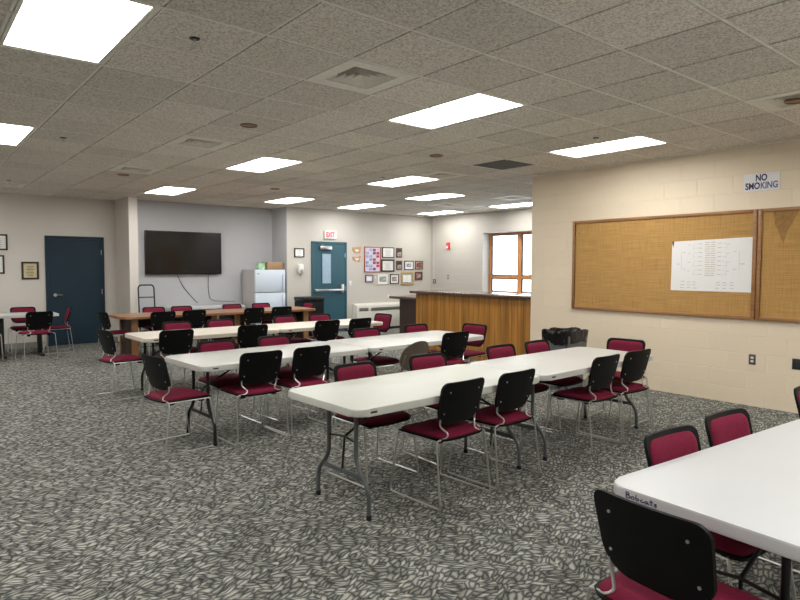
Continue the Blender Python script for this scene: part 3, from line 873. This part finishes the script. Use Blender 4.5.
# tan metal folding chair
fc = thing('folding_chair', 'tan metal folding chair turned askew on the near side of the second table row', 'chair', (3.98, 4.86, 0), R_(12))
bb = shell(NB(), lambda v: max(.03, .225*(1-min(1, abs((v-.665)/.156))**2.6)**.5), .51, .82, 10, 12,
           lambda u, v, s, t: (u, -.20-(v-.5)*.25+.03*(u/.2)**2+.008, v), lambda u, v, s, t: (u, -.20-(v-.5)*.25+.03*(u/.2)**2-.004, v))
obj('backrest', bb, 'tan', fc, True)
sb_2 = NB(); prism(sb_2, rrect(-.19, .19, -.17, .20, .09, 6), .425, .445); obj('seat', sb_2, 'tan', fc, True)
for sx in (-1, 1):
    obj('front_leg', tube(NB(), fillet([(sx*.205, -.252, .69), (sx*.21, -.17, .44), (sx*.21, .24, .01)], .1), .011, 10), 'tan', fc, True)
    obj('rear_leg', tube(NB(), fillet([(sx*.19, .10, .42), (sx*.19, -.26, .01)], .05), .010, 10), 'tan', fc, True)
cb = NB(); tube(cb, [(-.21, .19, .06), (.21, .19, .06)], .008); tube(cb, [(-.19, -.21, .07), (.19, -.21, .07)], .008)
obj('cross_bar', cb, 'tan', fc, True)

# ------------------------------------------------------------------ right wall: boards, paper, sign, plates
XR = 7.44
def board(y0, y1, lab):
    root = thing('bulletin_board', lab, 'bulletin board', (XR, y0, .98), group='tan bulletin boards on the block wall')
    L = y1-y0; h = 1.235
    bx('board_panel', 'cork', -.018, -.002, .02, L-.02, .02, h-.02, root)
    fb = NB()
    for a, b, c, d in ((0, .04, 0, h), (L-.04, L, 0, h), (.04, L-.04, 0, .035), (.04, L-.04, h-.035, h)):
        box(fb, -.034, -.001, a, b, c, d, .003)
    obj('board_frame', fb, 'frame', root, True)
    return root
b1 = board(2.765, 5.17, 'tan bulletin board holding the white bracket poster on the block wall')
b2 = board(.30, 2.755, 'tan bulletin board with a dark water stain, cut by the right picture edge')
sb3 = NB(); prism(sb3, [(2.31,1.21),(2.29,1.06),(2.24,.95),(2.20,.84),(2.17,.97),(2.12,1.06),(2.06,1.21)], 0, .0006, lambda x, y, z: (-.0185-z, x, y))
obj('water_stain', sb3, 'stain', b2)
for y, z in ((1.70, 1.18), (2.30, 1.06), (.95, 1.18)):
    bpn = b1 if y != .95 else b1
    obj('push_pin', cyl(NB(), (-.018, y, z), (-.026, y, z), .005, 8), 'ink', bpn)
# paper (y 3.74..2.80, z 1.29..1.90)
pp = thing('bracket_poster', 'large white tournament bracket paper pinned on the bulletin board', 'poster', (XR-.019, 2.80, 1.285))
pbm = NB(); prism(pbm, [(0,0),(.935,0),(.93,.55),(.90,.60),(0,.625)], 0, .0012, lambda x, y, z: (-z, x, y))
obj('sheet', pbm, 'paper', pp)
ln = NB(); lb_ = NB()
def pl(bm_, a, z, w, h): box(bm_, -.0022, -.0013, .935-a-w, .935-a, z, z+h)
rnd = random.Random(4)
for k in range(16):
    z = .575 - k*.026
    pl(lb_, .40+rnd.random()*.01, z, .055+rnd.random()*.02, .006); pl(lb_, .475, z, .04+rnd.random()*.02, .006)
    if k % 2 == 0:
        pl(ln, .33, z-.013, .04, .005); pl(ln, .55, z-.013, .04, .005)
        pl(ln, .27, z-.013+(.0 if k % 4 else .0), .05, .0018); pl(ln, .60, z-.013, .05, .0018)
for k in range(4):
    z = .55-k*.104
    pl(ln, .20, z, .035, .004); pl(ln, .65, z, .035, .004); pl(ln, .27, z-.052, .0018, .055); pl(ln, .65, z-.052, .0018, .055)
for z in (.46, .26): pl(ln, .14, z, .035, .004); pl(ln, .72, z, .04, .004)
pl(ln, .125, .25, .0022, .22); pl(ln, .79, .25, .0022, .22); pl(ln, .07, .32, .035, .006); pl(ln, .80, .32, .05, .006)
for k in range(3):
    for a in (.12, .19, .26, .53, .61, .69): pl(ln, a+rnd.random()*.015, .03+k*.036+rnd.random()*.01, .035+rnd.random()*.02, .005)
obj('bracket_lines', ln, 'inkg', pp); obj('bracket_names', lb_, 'inkb', pp)
clb = NB(); prism(clb, [(.905,.60),(.93,.60),(.918,.545),(.912,.52)], 0, .001, lambda x, y, z: (-.0014-z, x, y)); obj('torn_corner', clb, 'ink', pp)
# NO SMOKING sign
sg = thing('no_smoking_sign', 'white NO SMOKING sign with dark blue letters above the bulletin board', 'sign', (XR, 2.745, 2.515))
sbm = NB(); prism(sbm, rrect(-.185, .185, -.098, .098, .012, 4), 0, .004, lambda x, y, z: (-.001-z, x, y)); obj('sign_plate', sbm, 'paper', sg)
letter('lettering', 'NO', .10, 'navyink', sg, (0,-1,0), (0,0,1), (-.0062, 0, .044), .003, 0.115)
letter('lettering', 'SMO', .10, 'navyink', sg, (0,-1,0), (0,0,1), (-.0062, .089, -.043), .003, 0.150)
letter('lettering', 'KING', .10, 'blueink', sg, (0,-1,0), (0,0,1), (-.0062, -.080, -.043), .003, 0.172)
def wall_plate(name, lab, y, z, m, X=XR, w=.036, h=.058):
    root = thing(name, lab, 'outlet' if 'outlet' in name else 'switch', (X, y, z))
    obj('cover_plate', box(NB(), -.006, -.0005, -w, w, -h, h, .002), m, root, True)
    for dz in (-.02, .02):
        obj('socket', box(NB(), -.0085, -.0062, -.015, .015, dz-.012, dz+.012, .002), 'whitep' if m != 'platek' else 'ink', root, True)
    return root
wall_plate('wall_outlet', 'bronze wall outlet with two light sockets below the bulletin board', 2.78, .53, 'plate')
wall_plate('wall_outlet', 'black outlet plate at the right picture edge on the block wall', 2.33, .53, 'platek', w=.05)
wall_plate('wall_switch', 'small dark wall switch under the red fire alarm on the window wall', 11.72, 1.32, 'plate', X=X1)
fa = thing('fire_alarm', 'red fire alarm box with white strobe on the window-side block wall', 'fire alarm', (X1, 11.70, 2.13))
obj('alarm_housing', box(NB(), -.05, -.0005, -.055, .055, -.09, .09, .006), 'red', fa, True)
obj('strobe', box(NB(), -.062, -.0505, -.02, .04, -.06, .0, .004), 'whitep', fa, True)

# ------------------------------------------------------------------ counter, bin, dark table
ct = thing('counter', 'oak plank bar counter with dark laminate top beyond the block wall end', 'counter', (7.50, 5.93, 0))
bx('front_panel', 'oakpl', 0, .03, 0, 2.72, .0, 1.08, ct)
gb = NB()
for k in range(1, 23): box(gb, -.0012, .002, k*.118-.0022+.055, k*.118+.0022+.055, .0, 1.08)
obj('plank_grooves', gb, 'dbrown', ct)
bx('end_panel', 'oakpl', .03, .62, 2.69, 2.72, 0, 1.08, ct)
bx('back_panel', 'oakpl', .59, .62, 0, 2.69, 0, 1.08, ct)
bx('countertop', 'topdk', -.08, .70, 0, 2.82, 1.081, 1.125, ct, .005)
bn = thing('waste_bin', 'grey square waste bin with black liner against the block wall', 'waste bin', (6.66, 4.74, 0), 0)
def tap(bm_, w0, w1, d0, d1, z0, z1):
    A = [bm_.verts.new((x*w0, y*d0, z0)) for x, y in ((-1,-1),(1,-1),(1,1),(-1,1))]; B = [bm_.verts.new((x*w1, y*d1, z1)) for x, y in ((-1,-1),(1,-1),(1,1),(-1,1))]
    for k in range(4): bm_.faces.new((A[k], A[(k+1)%4], B[(k+1)%4], B[k]))
    bm_.faces.new(A[::-1]); bm_.faces.new(B)
    bmesh.ops.bevel(bm_, geom=[e for e in bm_.edges if abs(e.verts[0].co.z-e.verts[1].co.z) > .1], offset=.04, segments=4, affect='EDGES')
    return bm_
obj('bin_body', tap(NB(), .19, .245, .17, .205, 0, .70), 'bin', bn, True)
lb2 = NB(); n = 72; rr = random.Random(3); rings = []
prof = [(1.03, .605), (1.05, .64), (1.07, .70), (1.08, .745), (1.05, .765), (.97, .76), (.90, .70), (.85, .60)]
for (s, z) in prof:
    ring = []
    for k in range(n):
        a = 2*math.pi*k/n; c, d = math.cos(a), math.sin(a)
        q = (abs(c)**5 + abs(d)**5)**(-1/5)
        w = .006*math.sin(9*a+z*60)+.005*math.sin(23*a-z*90)+rr.uniform(-.004, .004)
        ring.append(lb2.verts.new((c*q*(.243*s+w), d*q*(.205*s+w), z+.010*math.sin(5*a+1)+rr.uniform(-.006, .006)+(.02*math.sin(3*a) if z < .63 else 0))))
    rings.append(ring)
for a, b in zip(rings, rings[1:]):
    for k in range(n): lb2.faces.new((a[k], a[(k+1)%n], b[(k+1)%n], b[k]))
lb2.faces.new(rings[-1])
obj('bin_liner', lb2, 'bag', bn, True)

dt = thing('dark_table', 'dark wooden table with panel leg behind the left end of the oak counter', 'table', (9.0, 10.0, 0))
bx('tabletop', 'topdk', 0, 1.3, -.1, 1.36, .83, .885, dt, .004)
bx('leg_panel', 'dbrown', .08, .12, .25, 1.06, 0, .83, dt)
bx('leg_panel', 'dbrown', 1.15, 1.19, .25, .95, 0, .83, dt)
for x, y in ((.05, .16), (1.22, .16)): bx('metal_leg', 'steel', x, x+.03, y, y+.03, 0, .83, dt)

# ------------------------------------------------------------------ back wall objects
tv = thing('television', 'large black flat-screen television on the pale grey wall', 'television', (3.95, 13.1, 1.40))
bx('tv_body', 'blackrim', 0, 1.63, -.075, -.03, 0, .91, tv, .006)
bx('screen', 'screen', .015, 1.615, -.0765, -.0752, .022, .895, tv)
bx('wall_mount', 'legk', .5, 1.13, -.03, -.001, .25, .65, tv)
c1 = NB(); tube(c1, fillet([(4.62, 13.088, 1.39), (4.70, 13.088, 1.20), (4.86, 13.085, .98), (5.05, 13.085, .78)], .1, 6), .006, 6)
tag(obj('cable', c1, 'cable', None, True), 'thin cable hanging diagonally from the television, left one of two', 'cable', 'cables under the television')
c2 = NB(); tube(c2, fillet([(5.30, 13.088, 1.39), (5.29, 13.085, 1.1), (5.32, 13.085, .84), (5.55, 13.07, .80), (5.9, 13.05, .79)], .1, 6), .006, 6)
tag(obj('cable', c2, 'cable', None, True), 'thin cable dropping straight then curling right below the television', 'cable', 'cables under the television')
wt = make_table('folding_table', 1.55, .46, 'tabd', 'legk', tagside=False)
wt.location = (4.42, 12.60, 0); wt['label'] = 'narrow white folding table against the wall under the television'

# hand truck leaning at the pillar
ht = thing('hand_truck', 'black hand truck frame standing beside the pillar left of the television', 'hand truck', (3.80, 12.42, 0))
hb = NB(); tube(hb, fillet([(-.15, .0, .05), (-.15, .10, 1.15), (-.12, .10, 1.20), (.12, .10, 1.20), (.15, .10, 1.15), (.15, 0, .05)], .05, 5), .014, 10)
obj('frame', hb, 'legk', ht, True)
for z, y in ((.30, .028), (.62, .055), (.96, .085)): obj('crossbar', tube(NB(), [(-.15, y, z), (.15, y, z)], .011, 8), 'legk', ht, True)
obj('toe_plate', box(NB(), -.18, .18, -.20, .01, .005, .018, .002), 'legk', ht, True)
for sx in (-1, 1): obj('wheel', cyl(NB(), (sx*.17, .09, .09), (sx*.21, .09, .09), .088, 24), 'blackrim', ht, True)

# fridge
fg = thing('refrigerator', 'white top-freezer refrigerator in the alcove right of the television', 'refrigerator', (6.08, 12.40, 0))
bx('cabinet', 'side', 0, .74, .06, .66, .02, 1.50, fg, .006)
bx('fridge_door', 'white', 0, .74, 0, .055, .06, .985, fg, .010)
bx('freezer_door', 'white', 0, .74, 0, .055, 1.00, 1.50, fg, .010)
bx('door_handle', 'white', .66, .69, -.035, -.005, 1.03, 1.40, fg, .006)
bx('door_handle', 'white', .66, .69, -.035, -.005, .55, .95, fg, .006)
bx('badge', 'inkg', .04, .10, -.002, -.0005, 1.40, 1.43, fg)
cbx = thing('cardboard_box', 'brown cardboard box on top of the refrigerator', 'box', (6.42, 12.48, 1.503))
bx('carton', 'card', 0, .40, 0, .30, 0, .17, cbx, .003); bx('tape_strip', 'cream2', .0, .40, .12, .18, .1705, .172, cbx)
gbm = NB(); prism(gbm, rrect(0, .17, 0, .12, .03, 5), 0, .15); bmesh.ops.subdivide_edges(gbm, edges=gbm.edges[:], cuts=2)
for v in gbm.verts: v.co += Vector((rr.uniform(-.012, .012), rr.uniform(-.012, .012), rr.uniform(-.008, .012) if v.co.z > .05 else 0))
tag(obj('plastic_bag', gbm, 'green', None, False, (6.20, 12.50, 1.503)), 'crumpled pale green bag beside the cardboard box on the refrigerator', 'bag')

# black cabinet
bc = thing('black_cabinet', 'black storage cabinet with a rounded lid, left of the teal exit door', 'cabinet', (6.90, 11.72, 0))
bx('cabinet_body', 'black', 0, .52, 0, .42, .03, .80, bc, .01); bx('lid', 'blackrim', -.015, .535, -.015, .435, .805, .90, bc, .03)
for x in (.06, .46):
    for y in (.05, .37): obj('caster', cyl(NB(), (x-.012, y, .025), (x+.012, y, .025), .024, 14), 'blackrim', bc, True)

# heater
hv = thing('wall_heater', 'long beige wall heating unit with top grilles under the framed pictures', 'heater', (8.66, 12.4, 0))
bx('unit_body', 'hvac', 0, 1.52, -.22, -.002, .06, .62, hv, .012)
tbm = NB(); prism(tbm, [(-.22, .62), (-.05, .665), (-.002, .665), (-.002, .62)], 0, 1.52, lambda x, y, z: (z, x, y)); obj('top_hood', tbm, 'hvac', hv)
for a, b in ((.06, .34), (.42, 1.46)):
    gb = NB()
    for k in range(6): box(gb, a, b, -.224, -.2205, .555+.0-k*.014, .563-k*.014)
    obj('grille', gb, 'legk', hv)
bx('kick_plate', 'legk', .02, 1.50, -.20, -.01, 0, .06, hv)

# exit sign, dispenser, switches, frames on wall y=12.4
YE = 12.4
ex = thing('exit_sign', 'white EXIT sign with red letters above the teal door', 'sign', (8.01, YE, 2.335))
obj('sign_box', box(NB(), -.165, .165, -.05, -.001, -.095, .095, .006), 'whitep', ex, True)
m_, nt_, b_ = nodes('red_lit_letters'); b_.inputs['Base Color'].default_value = (.6, .02, .05, 1); b_.inputs['Emission Color'].default_value = (1, .02, .08, 1); b_.inputs['Emission Strength'].default_value = .35
M['redlit'] = m_
letter('lettering', 'EXIT', .155, 'redlit', ex, (1,0,0), (0,0,1), (0, -.0515, -.002), .006, .24)
sd = thing('soap_dispenser', 'white wall dispenser left of the teal exit door', 'dispenser', (7.19, YE, 1.38))
obj('housing', box(NB(), -.065, .065, -.10, -.001, .03, .25, .025), 'whitep', sd, True); obj('nozzle', cyl(NB(), (0, -.06, .03), (0, -.06, -.01), .02, 12, .012), 'inkg', sd, True)
obj('push_lever', box(NB(), -.04, .04, -.112, -.1005, .06, .13, .004), 'inkg', sd, True)
def small_plate(name, lab, x, z, w=.04, h=.058, m='whitep', dark=False):
    root = thing(name, lab, 'switch' if 'switch' in name else 'outlet', (x, YE, z))
    obj('cover_plate', box(NB(), -w, w, -.007, -.0005, -h, h, .002), 'plate' if dark else m, root, True)
    obj('toggle', box(NB(), -.02, .02, -.011, -.0072, -.03, .03, .002), 'whitep', root, True)
small_plate('wall_switch', 'white light switch plate right of the teal exit door', 8.60, 1.175)
small_plate('wall_switch', 'tiny white switch plate between the lilac paper frame and the grey photo', 9.38, 1.31, .025, .035)
wall_plate('wall_outlet', 'square dark-rimmed outlet on the window wall next to the room corner', 12.25, 1.19, 'plate', X=X1, w=.06, h=.06)
small_plate('wall_outlet', 'small outlet on the wall just above the beige heater', 9.80, .82, .03, .04)

def frame(x0, x1, z0, z1, fm, mat_m, pic, lab, name='picture_frame', Y=YE, bw=.022, mw=.03, extra=None, cat='picture'):
    root = thing(name, lab, cat, ((x0+x1)/2, Y, (z0+z1)/2), group=None)
    w, h = (x1-x0)/2, (z1-z0)/2
    fb = NB()
    for a, b, c, d in ((-w, -w+bw, -h, h), (w-bw, w, -h, h), (-w+bw, w-bw, -h, -h+bw), (-w+bw, w-bw, h-bw, h)):
        box(fb, a, b, -.022, -.001, c, d, .002)
    obj('frame_moulding', fb, fm, root, True)
    bx('mat_board', mat_m, -w+bw, w-bw, -.010, -.002, -h+bw, h-bw, root)
    if pic:
        p = bx('print', pic, -w+bw+mw, w-bw-mw, -.0115, -.0102, -h+bw+mw, h-bw-mw, root)
    if extra: extra(root, w, h)
    return root
def textlines(n, wd, m='inkg'):
    def f(root, w, h):
        lb = NB(); q = random.Random(n)
        for k in range(n):
            z = h*.45 - k*h*1.0/max(n-1, 1); l = w*wd*q.uniform(.5, 1)
            box(lb, -l, l, -.0128, -.0118, z-.004, z+.004)
        obj('writing', lb, m, root)
    return f
def team(root, w, h):
    for c in range(4):
        for r in range(7):
            x = -w+.035+(2*w-.07)*(c+.5)/4; z = -h+.04+(2*h-.08)*(r+.5)/7
            bx('player_photo', ['photo_a', 'photo_a', 'photo_c', 'red'][c] if (r+c) % 3 else 'lilac', x-.044, x+.044, -.013, -.0105, z-.032, z+.032, root)
frame(9.03, 9.54, 1.44, 2.08, 'redfr', 'lilac', None, 'tall red-framed poster with rows of small photos right of the exit door', extra=team, cat='picture')
frame(9.59, 9.98, 1.81, 2.08, 'dkfr', 'paper', None, 'black-framed white certificate, upper one beside the red-framed poster', extra=textlines(6, .6))
frame(9.56, 9.99, 1.45, 1.77, 'dkfr', 'paper', None, 'thick black-framed certificate, lower one beside the red-framed poster', bw=.04, extra=textlines(8, .55))
def plaque(x0, x1, z0, z1, lab):
    root = thing('award_plaque', lab, 'plaque', ((x0+x1)/2, YE, (z0+z1)/2)); w, h = (x1-x0)/2, (z1-z0)/2
    obj('plaque_board', box(NB(), -w, w, -.018, -.001, -h, h, .004), 'brfr', root, True)
    bx('brass_plate', 'photo_b', -w+.03, w-.03, -.0195, -.0185, -h+.03, h*.1, root); bx('emblem_plate', 'ink', -w+.04, w-.04, -.0195, -.0185, h*.15, h-.03, root)
plaque(10.05, 10.25, 1.82, 2.07, 'brown award plaque, upper one right of the framed certificates')
plaque(10.05, 10.25, 1.50, 1.74, 'brown award plaque, lower one right of the framed certificates')
frame(10.33, 10.64, 1.50, 1.74, 'dkfr', 'paper', 'photo_a', 'dark-framed picture with wide white mat above the gold frame', mw=.05)
frame(10.70, 10.98, 1.51, 1.74, 'brfr', 'photo_b', 'photo_c', 'brown-framed portrait, upper one nearest the room corner', mw=.03)
frame(10.70, 10.96, 1.23, 1.45, 'brfr', 'photo_c', 'photo_b', 'brown-framed dark photo, lower one nearest the room corner', mw=.035)
frame(9.06, 9.30, 1.19, 1.38, 'brfr', 'lilac', 'paper', 'small frame with lilac paper below the red-framed poster', mw=.03)
frame(9.45, 9.77, 1.14, 1.38, 'ventw', 'paper', 'photo_d', 'pale-framed group photo in the bottom row of pictures', mw=.03)
frame(9.85, 10.14, 1.14, 1.39, 'dkfr', 'paper', 'photo_b', 'black-framed photo with white mat left of the gold frame', mw=.045)
frame(10.21, 10.64, 1.10, 1.44, 'gold', 'photo_d', 'paper', 'gold-framed picture, largest in the bottom row', bw=.045, mw=.03, extra=textlines(4, .4))
frame(7.05, 7.31, 1.79, 2.0, 'dkfr', 'paper', None, 'small black-framed notice above the wall dispenser', extra=textlines(3, .5))
frame(1.84, 2.13, 1.31, 1.65, 'dkfr', 'cream2', None, 'black-framed yellowish certificate left of the dark blue door', Y=Y1, bw=.035, extra=textlines(7, .6, 'brfr'))
frame(1.28, 1.63, 1.86, 2.16, 'dkfr', 'paper', None, 'black-framed certificate cut by the left picture edge, upper of two', Y=Y1, bw=.03, extra=textlines(5, .5))
frame(1.22, 1.57, 1.42, 1.77, 'dkfr', 'paper', None, 'black-framed certificate cut by the left picture edge, lower of two', Y=Y1, bw=.03, extra=textlines(5, .5))
shp = [(0,.12),(.03,.16),(.09,.155),(.13,.17),(.19,.16),(.25,.17),(.26,.13),(.235,.10),(.24,.05),(.21,.01),(.15,.02),(.11,0),(.05,.03),(.02,.06)]
shq = [(0,.10),(.02,.14),(.08,.13),(.16,.13),(.20,.15),(.26,.16),(.25,.12),(.22,.09),(.22,.02),(.18,.0),(.17,.03),(.09,.02),(.03,.05)]
for sh_, z, lab in ((shp, 1.90, 'irregular tan wooden wall cut-out right of the exit door, upper of two'), (shq, 1.69, 'irregular tan wooden wall cut-out right of the exit door, lower of two')):
    root = thing('wooden_cutout', lab, 'plaque', (8.67, YE, z))
    obj('cutout_board', prism(NB(), sh_, 0, .015, lambda x, y, zz: (x, -.001-zz, y)), 'clay', root)
    obj('inlay', prism(NB(), [(.13+(x-.13)*.45, .07+(y-.07)*.35) for x, y in sh_], 0, .003, lambda x, y, zz: (x, -.0165-zz, y)), 'whitep', root)
wc = NB()
tube(wc, fillet([(X1-.009, 12.27, 1.25), (X1-.009, 12.27, 2.1), (X1-.009, 12.27, 2.92)], .02), .006, 6)
tag(obj('conduit', wc, 'whitep', None, True), 'thin white vertical conduit beside the far room corner', 'conduit')
